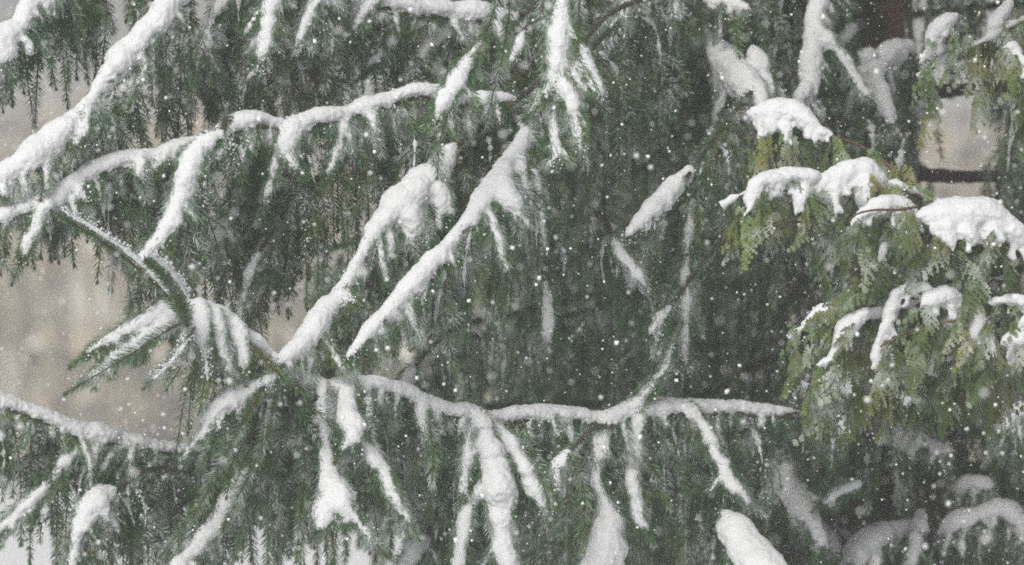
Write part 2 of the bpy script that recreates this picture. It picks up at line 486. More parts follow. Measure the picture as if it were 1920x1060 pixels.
      ridge=[(1252, 578, 7), (1238, 596, 12), (1224, 618, 9)], fingers=[[(1240, 600, 9), (1236, 632, 6)]], hang=None),
 dict(label="broad grey snow slope in the upper right, above the topmost cedar clump", Y=(11.5, 11.0), up=(1668, -140),
      ridge=[(1322, 62, 12), (1344, 96, 22), (1374, 128, 27), (1402, 160, 24), (1424, 192, 16)],
      fingers=[[(1420, 110, 20), (1438, 150, 15), (1446, 180, 7)], [(1380, 150, 18), (1390, 190, 9)]], hang=(0.1, 0.2, 24)),
 dict(label="tall grey snow column left of the brown trunk at the top edge", Y=(11.3, 11.1), up=(1668, -240),
      ridge=[(1546, -40, 18), (1530, 20, 19), (1524, 80, 17), (1518, 140, 20), (1508, 190, 12)], fingers=[[(1540, 60, 14), (1580, 110, 12), (1620, 170, 9)], [(1505, 170, 12), (1480, 210, 8)]], hang=(0.12, 0.22, 20)),
 dict(label="grey snow fan spread below the brown trunk at the upper right", Y=(11.7, 11.3), up=(1668, -40),
      ridge=[(1690, 90, 18), (1662, 98, 22), (1642, 130, 20), (1650, 170, 16), (1668, 220, 10)], fingers=[[(1630, 110, 16), (1606, 160, 14), (1590, 220, 10), (1600, 280, 6)], [(1590, 60, 15), (1560, 110, 12)]], hang=(0.1, 0.2, 22)),
 dict(label="pale snow patch at the top edge right of mid picture", Y=(11.3, 11.2), up=(1668, -200),
      ridge=[(1340, 2, 14), (1366, 4, 15), (1392, 12, 10)], fingers=[[(1366, 8, 10), (1372, 30, 5)]], hang=(0.1, 0.2, 22)),
 dict(label="faint snow drip at the top edge between the forked streak and the pale patch", Y=(11.3, 11.2), up=None, root=(1500, -120),
      ridge=[(1180, -30, 16), (1174, 0, 14), (1168, 24, 9)], fingers=[[(1262, -30, 9), (1268, 5, 8), (1266, 26, 4)], [(1180, -30, 10), (1262, -30, 9)]], hang=None),
 dict(label="grey snow slab in the deep shade below the cedar, the widest there", Y=(11.8, 11.6), up=(1668, 760),
      ridge=[(1640, 808, 16), (1668, 810, 22), (1700, 816, 20), (1736, 830, 15), (1776, 842, 9)], fingers=[[(1645, 820, 14), (1640, 860, 7)]], hang=(0.08, 0.18, 24)),
 dict(label="grey snow veil hanging under the left end of the lower cedar bough", Y=(11.0, 10.9), up=None, root=(1668, 600),
      ridge=[(1574, 696, 18), (1566, 730, 26), (1556, 756, 24), (1572, 784, 14), (1590, 808, 7)], fingers=[], hang=(0.08, 0.18, 24)),
 dict(label="small grey snow crescent in the shade right of the hanging veil", Y=(11.2, 11.1), up=(1700, 640),
      ridge=[(1742, 716, 10), (1720, 722, 17), (1702, 744, 12), (1694, 760, 5)], fingers=[], hang=(0.08, 0.18, 24)),
 dict(label="grey snow lump at the right edge under the cedar", Y=(11.0, 10.9), up=(1800, 700),
      ridge=[(1930, 760, 14), (1900, 776, 17), (1880, 800, 12)], fingers=[], hang=(0.08, 0.18, 24)),
 dict(label="curved grey snow ridge at the bottom edge right of the thick white mound", Y=(11.6, 11.4), up=(1668, 900),
      ridge=[(1704, 986, 12), (1672, 994, 17), (1632, 1006, 22), (1606, 1032, 22), (1594, 1066, 14)], fingers=[], hang=(0.08, 0.2, 22)),
 dict(label="wide lumpy grey snow shelf in the bottom right corner", Y=(11.6, 11.5), up=(1680, 900),
      ridge=[(1778, 990, 16), (1800, 976, 20), (1840, 964, 18), (1876, 950, 17), (1906, 966, 18), (1924, 1000, 14)], fingers=[[(1860, 970, 14), (1850, 1005, 7)]], hang=(0.08, 0.2, 22)),
 dict(label="small upright grey snow knob between the bottom right ridge and shelf", Y=(11.6, 11.5), up=(1668, 880),
      ridge=[(1724, 966, 12), (1722, 988, 14), (1716, 1010, 9)], fingers=[[(1712, 1040, 16), (1706, 1070, 12)], [(1718, 1000, 8), (1712, 1040, 14)]], hang=None),
 dict(label="thick white mound slanting into the bottom edge right of centre", Y=(10.7, 10.5), up=(1600, 860),
      ridge=[(1362, 966, 10), (1380, 992, 26), (1404, 1030, 34), (1440, 1070, 34)], fingers=[], hang=None),
 dict(label="dim snow streaks in the shade left of the bottom right ridge", Y=(11.4, 11.2), up=(1668, 820),
      ridge=[(1480, 850, 14), (1470, 890, 20), (1490, 930, 18), (1520, 970, 14), (1540, 1010, 10)], fingers=[[(1600, 910, 12), (1570, 925, 14), (1550, 940, 8)], [(1490, 920, 9), (1550, 938, 7)]], hang=(0.08, 0.2, 20)),
 dict(label="small snow cap between hanging shoots under the lower main bough", Y=(10.4, 10.35), up=None, root=(1150, 800), tongues=False,
      ridge=[(1062, 852, 8), (1048, 868, 14), (1038, 888, 10)], fingers=[[(1044, 916, 10), (1040, 940, 8), (1036, 960, 4)], [(1044, 880, 7), (1044, 916, 8)]], hang=(0.1, 0.18, 24)),
 dict(label="snow streak low between the two widest white drips of the lower bough", Y=(10.5, 10.4), up=None, root=(900, 800),
      ridge=[(878, 950, 8), (870, 985, 13), (862, 1030, 14), (858, 1070, 12)], fingers=[], hang=(0.1, 0.2, 20)),
 dict(label="snow blob at the bottom edge right of the forked white drip", Y=(10.8, 10.7), up=None, root=(860, 900),
      ridge=[(790, 1016, 14), (776, 1034, 18), (756, 1060, 18)], fingers=[], hang=(0.1, 0.2, 20)),
 dict(label="dim snow tuft hanging beneath the long upper ridge, above the fan's right side", Y=(10.6, 10.5), up=None, root=(560, 330),
      ridge=[(440, 394, 8), (424, 418, 14), (402, 446, 11), (388, 476, 7)], fingers=[[(428, 420, 12), (438, 450, 6)]], hang=(0.12, 0.22, 18)),
 dict(label="narrow snow finger hanging left of the bulky middle clump", Y=(10.6, 10.5), up=None, root=(600, 330),
      ridge=[(482, 480, 8), (470, 506, 11), (462, 536, 7), (458, 560, 4)], fingers=[], hang=(0.1, 0.2, 18)),
 dict(label="small snow strip among foliage right of the forked top streak", Y=(10.8, 10.7), up=None, root=(1200, 0),
      ridge=[(1092, 92, 9), (1102, 120, 12), (1118, 150, 9), (1126, 178, 5)], fingers=[], hang=None),
 dict(label="small leaf shaped snow patch left of the forked top streak", Y=(10.5, 10.4), up=None, root=(1100, -40),
      ridge=[(980, 62, 6), (972, 84, 10), (962, 108, 6)], fingers=[], hang=None),
 dict(label="blurred grey snow block in the dark corner above the wide lumpy shelf", Y=(11.7, 11.6), up=(1668, 840), grow=1.2,
      ridge=[(1788, 912, 12), (1812, 906, 17), (1842, 908, 15)], fingers=[[(1800, 918, 12), (1796, 944, 6)]], hang=(0.08, 0.2, 22)),
 dict(label="faint grey snow patch low in the shade, left of the bottom right curved ridge", Y=(11.7, 11.5), up=(1668, 880), grow=1.2,
      ridge=[(1502, 978, 12), (1530, 990, 17), (1556, 1010, 14), (1572, 1030, 8)], fingers=[[(1530, 1000, 12), (1526, 1040, 7)]], hang=(0.08, 0.2, 22)),
 dict(label="long faint snow thread running down the dark centre right of the stubby bar", Y=(11.2, 11.0), up=None, root=(1310, 260),
      ridge=[(1298, 380, 8), (1292, 430, 9), (1286, 490, 8), (1288, 550, 9), (1284, 620, 7), (1288, 690, 4)], fingers=[], hang=(0.1, 0.2, 26)),
 dict(label="dim vertical snow smear in the dark centre beneath the narrow dim line", Y=(11.3, 11.2), up=None, root=(1050, 420),
      ridge=[(1024, 530, 6), (1028, 570, 9), (1026, 612, 12), (1030, 640, 6)], fingers=[], hang=(0.1, 0.2, 26)),
 dict(label="small slanting snow smear between the stubby bar and the dim vertical smear", Y=(11.2, 11.1), up=None, root=(1120, 400),
      ridge=[(1150, 452, 6), (1170, 482, 11), (1196, 516, 9), (1210, 540, 4)], fingers=[], hang=(0.1, 0.2, 26)),
 dict(label="pale snow tuft just above the lower main ridge, near its dip at mid left", Y=(11.0, 10.9), up=None, root=(900, 600),
      ridge=[(774, 690, 8), (766, 708, 14), (756, 730, 10)], fingers=[], hang=(0.1, 0.2, 26)),
]
CEDAR_LOADS = [
 dict(label="topmost snow clump on the cedar, above the knobbly middle row", Y=(9.95, 9.9),
      ridge=[(1418, 212, 14), (1446, 208, 22), (1478, 208, 25), (1508, 222, 20), (1530, 240, 13), (1552, 250, 7)], fingers=[[(1450, 225, 18), (1440, 246, 10)], [(1478, 230, 16), (1474, 258, 8)], [(1430, 226, 12), (1424, 262, 5)]]),
 dict(label="knobbly snow row on the left end of the middle cedar bough", Y=(9.75, 9.8),
      ridge=[(1408, 372, 11), (1420, 346, 16), (1452, 334, 18), (1490, 328, 15), (1520, 332, 15)], fingers=[[(1424, 355, 10), (1410, 385, 6), (1398, 402, 4)], [(1505, 345, 15), (1500, 375, 11), (1494, 398, 6)]]),
 dict(label="largest rounded snow hump on the middle cedar row, left of the arched bare stem", Y=(9.8, 9.85),
      ridge=[(1530, 348, 13), (1560, 335, 17), (1594, 320, 20), (1624, 318, 20), (1650, 340, 14)], fingers=[[(1560, 345, 16), (1568, 380, 12), (1562, 408, 6)], [(1620, 335, 22), (1622, 365, 20), (1628, 385, 10)]]),
 dict(label="snow hood behind the arched bare stem on the middle cedar bough", Y=(9.75, 9.8),
      ridge=[(1604, 414, 8), (1626, 398, 14), (1652, 386, 20), (1682, 384, 22), (1704, 400, 18), (1714, 430, 11)], fingers=[[(1706, 410, 14), (1706, 438, 7)], [(1660, 455, 6), (1652, 480, 9), (1644, 500, 5)]]),
 dict(label="biggest white snow mound, at the right edge on the middle cedar bough", Y=(9.7, 9.75),
      ridge=[(1742, 402, 18), (1776, 398, 27), (1816, 398, 28), (1852, 404, 28), (1884, 422, 24), (1912, 446, 20), (1940, 470, 16)], fingers=[[(1770, 420, 22), (1776, 448, 16), (1784, 466, 8)], [(1800, 425, 20), (1820, 445, 14)], [(1850, 425, 18), (1870, 440, 12)]]),
 dict(label="outermost snow tip at the left end of the lower cedar bough", Y=(9.8, 9.8),
      ridge=[(1510, 608, 7), (1530, 592, 12), (1552, 580, 14), (1572, 580, 10)], fingers=[]),
 dict(label="second snow clump from the left on the lower cedar bough, with a small toe", Y=(9.75, 9.75),
      ridge=[(1616, 590, 13), (1598, 606, 18), (1582, 628, 15), (1570, 650, 9)], fingers=[[(1562, 668, 8), (1548, 680, 8), (1536, 684, 4)], [(1568, 652, 7), (1560, 670, 6)]]),
 dict(label="long thin snow tongue dangling from the middle of the lower cedar bough", Y=(9.75, 9.75),
      ridge=[(1676, 556, 10), (1670, 590, 14), (1654, 630, 11), (1646, 660, 10), (1652, 682, 9), (1662, 696, 4)], fingers=[[(1690, 548, 14), (1730, 540, 14), (1745, 545, 8)]]),
 dict(label="curled snow clump over crossed twigs on the lower cedar bough", Y=(9.7, 9.75),
      ridge=[(1728, 576, 7), (1746, 562, 15), (1774, 556, 17), (1796, 570, 14), (1788, 594, 9), (1770, 612, 6)], fingers=[]),
 dict(label="blocky upright snow clump on the lower cedar bough near the right edge", Y=(9.7, 9.7),
      ridge=[(1834, 586, 14), (1834, 610, 20), (1832, 634, 20), (1824, 648, 14)], fingers=[[(1848, 610, 14), (1860, 645, 10), (1868, 664, 5)], [(1818, 630, 14), (1806, 650, 6)]]),
 dict(label="flat snow cap on the bare stem at the right edge", Y=(9.7, 9.7),
      ridge=[(1866, 566, 10), (1890, 562, 13), (1915, 566, 14), (1945, 575, 12)], fingers=[]),
 dict(label="round snow ball cut by the right edge under the flat cap", Y=(9.65, 9.7),
      ridge=[(1896, 640, 16), (1912, 636, 20), (1940, 645, 22)], fingers=[[(1915, 615, 10), (1925, 600, 10)]]),
 dict(label="loose snow scrap hanging among the lowest cedar sprays", Y=(9.9, 9.9),
      ridge=[(1730, 646, 6), (1736, 672, 11), (1746, 694, 9)], fingers=[]),
 dict(label="forked snow patch on the cedar twig high at the right", Y=(10.3, 10.3),
      ridge=[(1790, 30, 8), (1772, 40, 14), (1750, 62, 14), (1746, 92, 9), (1730, 116, 6)], fingers=[]),
 dict(label="slim snow streak on the cedar twig nearest the top right corner", Y=(10.4, 10.4),
      ridge=[(1890, 10, 10), (1872, 40, 13), (1860, 66, 10)], fingers=[]),
 dict(label="tiny bright snow scrap at the right edge below the slim corner streak", Y=(10.2, 10.2),
      ridge=[(1884, 90, 6), (1896, 86, 10), (1908, 92, 8)], fingers=[[(1926, 120, 10), (1924, 136, 8)], [(1904, 92, 6), (1926, 120, 7)]]),
]

ico_v = None


def ico():
    global ico_v
    if ico_v is None:
        import bmesh
        bm = bmesh.new()
        bmesh.ops.create_icosphere(bm, subdivisions=2, radius=1.0)
        ico_v = (np.array([v.co[:] for v in bm.verts]), np.array([[v.index for v in f.verts] for f in bm.faces]))
        bm.free()
    return ico_v


def px_path(pts, Y0, Y1, grow=1.0):
    if grow != 1.0:
        pts = [(p[0], p[1] + p[2] * (grow - 1) * 0.8, p[2] * grow) for p in pts]
    pts = [tuple(p) for p in pts]
    a, b = np.array(pts[0][:2], float), np.array(pts[1][:2], float)
    e = a + (a - b) / max(np.linalg.norm(a - b), 1) * pts[0][2] * 0.9
    a, b = np.array(pts[-1][:2], float), np.array(pts[-2][:2], float)
    e2 = a + (a - b) / max(np.linalg.norm(a - b), 1) * pts[-1][2] * 1.1
    pts = [(e[0], e[1], pts[0][2] * 0.4)] + pts + [(e2[0], e2[1], pts[-1][2] * 0.3)]
    d = np.array([p[:2] for p in pts], float)
    c = np.concatenate([[0], np.cumsum(np.linalg.norm(np.diff(d, axis=0), axis=1))])
    c = c / max(c[-1], 1)
    return np.array([list(P(p[0], p[1], Y0 + (Y1 - Y0) * t)) + [p[2] * K * (Y0 + (Y1 - Y0) * t)] for p, t in zip(pts, c)])


def ridge_depth(load, px, py):
    r = load['ridge']
    d = np.array([p[:2] for p in r], float)
    c = np.concatenate([[0], np.cumsum(np.linalg.norm(np.diff(d, axis=0), axis=1))])
    c /= max(c[-1], 1)
    k = int(np.argmin((d[:, 0] - px) ** 2 + (d[:, 1] - py) ** 2))
    return load['Y'][0] + (load['Y'][1] - load['Y'][0]) * c[k]


def build_load_raw(load, rng, idx):
    iv, it = ico()
    Vs, Ts, n = [], [], 0
    gr = load.get('grow', 1.17 if idx >= len(LOADS) else 1.2)
    paths = [px_path(load['ridge'], *load['Y'], gr)]
    load['ridge3'] = paths[0]
    load['fingers3'] = []
    for f in load['fingers']:
        Yf = ridge_depth(load, f[0][0], f[0][1])
        fo = 0.14 if (load['label'].startswith('longest lower') and 590 < f[0][0] < 740) else 0.0   # these drips lie on shoots that lean outward
        if fo and f[0][1] > 790:
            Yf -= fo
        fp = px_path(f, Yf, Yf - 0.03 - (fo if f[0][1] < 790 else 0), 1 + (gr - 1) * 0.5)
        load['fingers3'].append(fp)
        paths.append(fp)
    tong = []
    for kp, pth in enumerate(paths if load.get('tongues', True) else []):
        sp = smooth_path(pth, 0.006)
        run = 0.0
        nxt = rng.uniform(0.3, 1.2)
        for q0, q1 in zip(sp[:-1], sp[1:]):
            run += np.linalg.norm(q1[:3] - q0[:3]) / max(q0[3], 0.006)
            if run > nxt:
                run, nxt = 0.0, rng.uniform(0.7, 2.0) * (1 if kp == 0 else 1.7)
                r = q0[3]
                if r < 0.009:
                    continue
                t = unit(q1[:3] - q0[:3])
                ln = r * rng.choice([0.9, 1.5, 2.4, 3.4], p=[0.35, 0.35, 0.2, 0.1]) * (1 if kp == 0 else 0.6)
                d = unit(np.array([rng.normal(0, 0.30), rng.normal(-0.1, 0.25), -1.0]))
                if abs(t[2]) > 0.75:                      # on steep pieces they leave sideways
                    d = unit(np.array([rng.choice([-1, 1]) * 0.75, -0.1, -0.8]))
                a0 = q0[:3] + np.array([0, -0.25, -0.25]) * r
                rr = r * rng.uniform(0.32, 0.55)
                if idx >= len(LOADS):                     # cedar: blunt lobes only
                    ln, rr = r * rng.uniform(0.2, 0.8), r * rng.uniform(0.4, 0.6)
                tong.append(np.array([[*a0, rr], [*(a0 + d * (r * 0.7 + ln * 0.4)), rr * rng.uniform(0.6, 1.0)], [*(a0 + (d + np.array([0, 0, -0.15])) * (r * 0.7 + ln)), rr * (0.45 if idx < len(LOADS) else 0.8)]]))
    load['tongues3'] = tong
    for kp, pth in enumerate(paths + tong):
        am = 1.0 if kp == 0 else 1.6
        minr = max(0.004, float(np.median(pth[:, 3])) * 0.45)
        sp = smooth_path(pth, minr)
        ph = rng.uniform(0, 99)
        for q in sp:
            nz = mnoise.noise(Vector((q[0] * 14 + ph, q[2] * 14, idx * 3.1)))
            nz2 = mnoise.noise(Vector((q[0] * 45 + ph, q[2] * 45, idx * 1.7)))
            r = max(0.0035, q[3]) * (1.0 + am * (0.22 * nz + 0.12 * nz2))
            off = np.array([mnoise.noise(Vector((q[0] * 30, 7, q[2] * 30))), mnoise.noise(Vector((q[0] * 30, 17, q[2] * 30))), 0]) * r * 0.25 * am
            Vs.append(iv * np.array([r, r * 1.15, r]) + q[:3] + off)
            Ts.append(it + n)
            n += len(iv)
    return np.vstack(Vs), np.vstack(Ts)


for ld in LOADS:            # the outer boughs all end in the face of the crown that looks at the camera
    mx = sum(p[0] for p in ld['ridge']) / len(ld['ridge'])
    if mx < 1900:
        ld['Y'] = tuple(9.76 + (y - 9.76) * (0.5 if mx < 1250 else 0.7 if mx < 1480 else 0.86) for y in ld['Y'])
rng = np.random.default_rng(3)
raws = []
for idx, ld in enumerate(LOADS + CEDAR_LOADS):
    V, T = build_load_raw(ld, rng, idx)
    me = mesh_from("raw", V, T, [M_SNOW])
    o = bpy.data.objects.new("raw", me)
    scene.collection.objects.link(o)
    md = o.modifiers.new("remesh", 'REMESH')
    md.mode = 'VOXEL'
    md.voxel_size = 0.0036
    sm = o.modifiers.new("smooth", 'SMOOTH')
    sm.factor = 0.5
    sm.iterations = 6
    raws.append(o)
dg = bpy.context.evaluated_depsgraph_get()
dg.update()
built = []
for o, ld in zip(raws, LOADS + CEDAR_LOADS):
    me = bpy.data.meshes.new_from_object(o.evaluated_get(dg))
    built.append(me)
for o in raws:
    m0 = o.data
    bpy.data.objects.remove(o)
    bpy.data.meshes.remove(m0)
for me, ld, grp, idx in [(m, l, "snow loads on the spruce boughs" if i < len(LOADS) else "snow clumps on the cedar", i)
                         for i, (m, l) in enumerate(zip(built, LOADS + CEDAR_LOADS))]:
    n = len(me.vertices)
    co = np.empty(n * 3, np.float32)
    me.vertices.foreach_get("co", co)
    co = co.reshape(-1, 3)
    no = np.empty(n * 3, np.float32)
    me.vertices.foreach_get("normal", no)
    no = no.reshape(-1, 3)
    d = np.empty(n)
    for q in range(n):
        x, y, z = co[q]
        d[q] = (0.0038 * mnoise.noise((x * 30, y * 30, z * 30)) + 0.0022 * mnoise.noise((x * 95, y * 95, z * 95))
                + 0.0017 * mnoise.noise((x * 240, y * 240, z * 240)))
    under = np.clip(-no[:, 2], 0, 1)                       # undersides are torn by the needles
    d = d * (1 + 1.8 * under) - 0.004 * under
    co = co + no * d[:, None]
    base = np.array([co[:, 0].mean(), co[:, 1].mean(), co[:, 2].min()])
    me.vertices.foreach_set("co", (co - base).astype(np.float32).ravel())
    me.polygons.foreach_set("use_smooth", np.ones(len(me.polygons), bool))
    me.name = "snow_load"
    me.materials.clear()
    me.materials.append(M_SNOW)
    me.update()
    obj("snow_load", me, loc=base, label=ld['label'], category="snow", group=grp)

# ------------------------------------------------------------------ twig templates
trng = np.random.default_rng(21)


def hanging_path(L, rng):
    """Starts going outward (+X), then bends to hang."""
    o = rng.uniform(0.05, 0.20) * L
    sway = rng.normal(0, 0.05, 4) * L
    return np.array([[0, 0, 0], [o * 0.7, sway[0] * 0.5, -0.13 * L], [o, sway[1], -0.45 * L], [o * rng.uniform(0.85, 1.2) + sway[3] * .4, sway[2], -0.98 * L]])


TPL = []
for L in (0.11, 0.13, 0.15, 0.17, 0.19, 0.21, 0.23, 0.25, 0.27, 0.29, 0.31, 0.34, 0.37, 0.40):
    hp = hanging_path(L, trng)
    a = twig_arrays(hp, trng, nlen=trng.uniform(0.020, 0.026), per_m=880, width=0.0025, side_twigs=int(trng.integers(2, 5)) if L > 0.16 else int(trng.integers(0, 3)))
    TPL.append((L, hp, a, mesh_from("twig", a[0], a[1], [M_NEEDLE, M_TWIG], a[2])))
TPL_LO = []
for L in (0.14, 0.18, 0.22, 0.26, 0.30, 0.35):
    hp = hanging_path(L, trng)
    a = twig_arrays(hp, trng, nlen=0.025, per_m=800, side_twigs=int(trng.integers(1, 4)), width=0.0029, bud=False)
    TPL_LO.append((L, hp, a))


def pick(tpls, L):
    return tpls[int(np.argmin([abs(t[0] - L) + random.uniform(0, 0.03) for t in tpls]))]


HOLES = [(1726, 196, 1872, 316), (1740, 344, 1836, 374), (1612, -60, 1728, 96)]


def coverage(x, y):
    for a, b, c, d in HOLES:
        if a - 12 < x < c + 12 and b - 5 < y < d + 5:
            return 0.0
    if x < 0 or y < -200:
        return (1.0 if x > 800 else 0.08) if y < -40 else 0.0
    if x < 380:
        if y > 850:
            return 0.5
        return 0.0 if y > 330 else (0.25 if x > 170 else 0.0)
    if y > 840 and x < 760:
        return 0.5
    if x < 640:
        return 0.8 if (y < 600 or (x > 430 and y < 720)) else 0.06
    if y < 170 and x < 900:
        return 0.30
    return 1.0


def clear(p0, L):
    """False where a twig of length L hung from p0 would cross open background."""
    c = 1.0
    for f in (0.15, 0.6, 1.0):
        q = p0 - np.array([0, 0, L * f])
        c = min(c, coverage(*project(q)))
    return c


dust = Acc()


CUBE = np.array([[-1, -1, -1], [1, -1, -1], [1, 1, -1], [-1, 1, -1], [-1, -1, 1], [1, -1, 1], [1, 1, 1], [-1, 1, 1]], float) * 0.62
CUBEQ = np.array([[0, 3, 2, 1], [4, 5, 6, 7], [0, 1, 5, 4], [1, 2, 6, 5], [2, 3, 7, 6], [3, 0, 4, 7]])


def lumps(pos, r, rng):
    n = len(pos)
    V = (pos[:, None] + CUBE[None] * r[:, None, None] * rng.uniform(0.55, 1.45, (n, 8, 3))).reshape(-1, 3)
    Q = (np.arange(n)[:, None, None] * 8 + CUBEQ[None]).reshape(-1, 4)
    dust.add(V, Q, np.zeros(len(Q), int))


def lump_along(path, n, spread, rr, rng, out, shift):
    path = np.asarray(path)
    f = rng.uniform(0, 1, n) * (len(path) - 1)
    i = np.minimum(f.astype(int), len(path) - 2)
    p = path[i] + (path[i + 1] - path[i]) * (f - i)[:, None]
    off = rng.normal(0, 1, (n, 3)) * spread
    o = unit(np.asarray(out, float))
    off = off + o * (np.maximum(0, -(off @ o)) * 1.6)[:, None] + o * shift
    lumps(p + off, rng.lognormal(0, 0.35, n) * rr, rng)


def streak(hp, p0, az, sc, rng, r0):
    """A tapering ribbon of snow caught among the needles of a hanging shoot."""
    q = smooth_path(rotz(hp * sc, az) + p0, 0.011)
    b = max(6, int(len(q) * rng.uniform(0.35, 0.85)))
    q = q[:b] + np.array([0.0, -0.003, 0.003]) + np.cumsum(rng.normal(0, 0.0007, (b, 3)), axis=0)
    x = np.linspace(0, 1, b)
    r = r0 * np.minimum(1, x * 6 + 0.3) * (1 - x ** 2.2) * np.clip(0.75 + 0.6 * np.sin(x * rng.uniform(14, 34) + rng.uniform(0, 6)) + rng.normal(0, 0.3, b), 0.1, 1.5) + 0.0004
    dust.add(*tube(q, r, 8, rng, 0.28))


def dust_twig(hp, p0, az, sc, rng, rr=0.0017, out=(0, -0.8, 0.6)):
    hp2 = smooth_path(rotz(hp * sc, az) + p0, 0.022)
    b = max(4, int(len(hp2) * rng.uniform(0.3, 0.85)))
    n = int(b * rng.uniform(3, 8))
    lump_along(hp2[:b], n, 0.0065, rr, rng, out, 0.005)


# ------------------------------------------------------------------ the main spruce
TX, TY = (1668 - 960) * K * 12.0, 12.0
TB = np.array([TX, TY, 0.0])
main = tree_root("spruce_tree", TB, "big snow laden spruce whose drooping boughs fill the picture, brown trunk at upper right", "spruce trees")


def trunk_mesh(h, r0, r1, mat, seed):
    rg = np.random.default_rng(seed)
    z = np.linspace(-0.1, h, 40)
    path = np.stack([0.02 * np.sin(z * 1.3), 0.02 * np.cos(z * 1.1), z], 1)
    V, Q, M = tube(path, np.linspace(r0, r1, 40), 20, rg, 0.035)
    return mesh_from("trunk", V, Q, [mat], smooth=True)


obj("trunk", trunk_mesh(7.2, 0.105, 0.02, M_BARK, 1), main)


def link_path(to, start):
    """Wood from the trunk to a bough's inner end, sagging a little."""
    a, b = np.asarray(start, float), np.asarray(to, float)
    return [a + (b - a) * t + np.array([0, 0, 0.10 * math.sin(math.pi * t)]) for t in (0.0, 0.35, 0.7)]


twig_jobs = []                 # (bough, world pos, az, template, scale, priority)
stuff = Acc()                  # the spruce twigs past the 300 that show largest
hrng = np.random.default_rng(77)
n_parts = 0


def own_twig(bough, path, nlen=0.019, per_m=1500, side=0, name="twig", base=TB, width=0.0017, stem=0.0022):
    global n_parts
    path = np.asarray(path)
    a = twig_arrays(path, hrng, nlen=nlen, per_m=per_m, side_twigs=side, width=width, stem=stem)
    o0 = path[0].copy()
    me = mesh_from("twig", a[0] - o0, a[1], [M_NEEDLE, M_TWIG], a[2])
    n_parts += 1
    return obj(name, me, bough, loc=o0 - base)


RP = []
for ld in LOADS:
    for pth, full in [(ld['ridge3'], True)] + [(f, False) for f in ld['fingers3']]:
        for q in smooth_path(pth, 0.012):
            if full or q[3] > 0.015:
                RP.append((*project(q[:3]), q[1] - (-0.02 if full else 0.01), q[3] / (K * q[1])))
RP = np.array(RP)


def trim(p, L):
    """Shorten a hanging twig that would dangle in front of a snow ridge farther back."""
    zz = np.arange(0.03, L + 0.03, 0.012)
    px = 960 + p[0] / (K * p[1])
    py = 530 - (p[2] - zz - ZC) / (K * p[1])
    near = RP[(np.abs(RP[:, 0] - px) < RP[:, 3] + 22) & (RP[:, 2] > p[1] - 0.02)]
    for z, y in zip(zz, py):
        if np.any((np.abs(near[:, 1] - y) < near[:, 3]) ):
            return z - 0.03
    return L


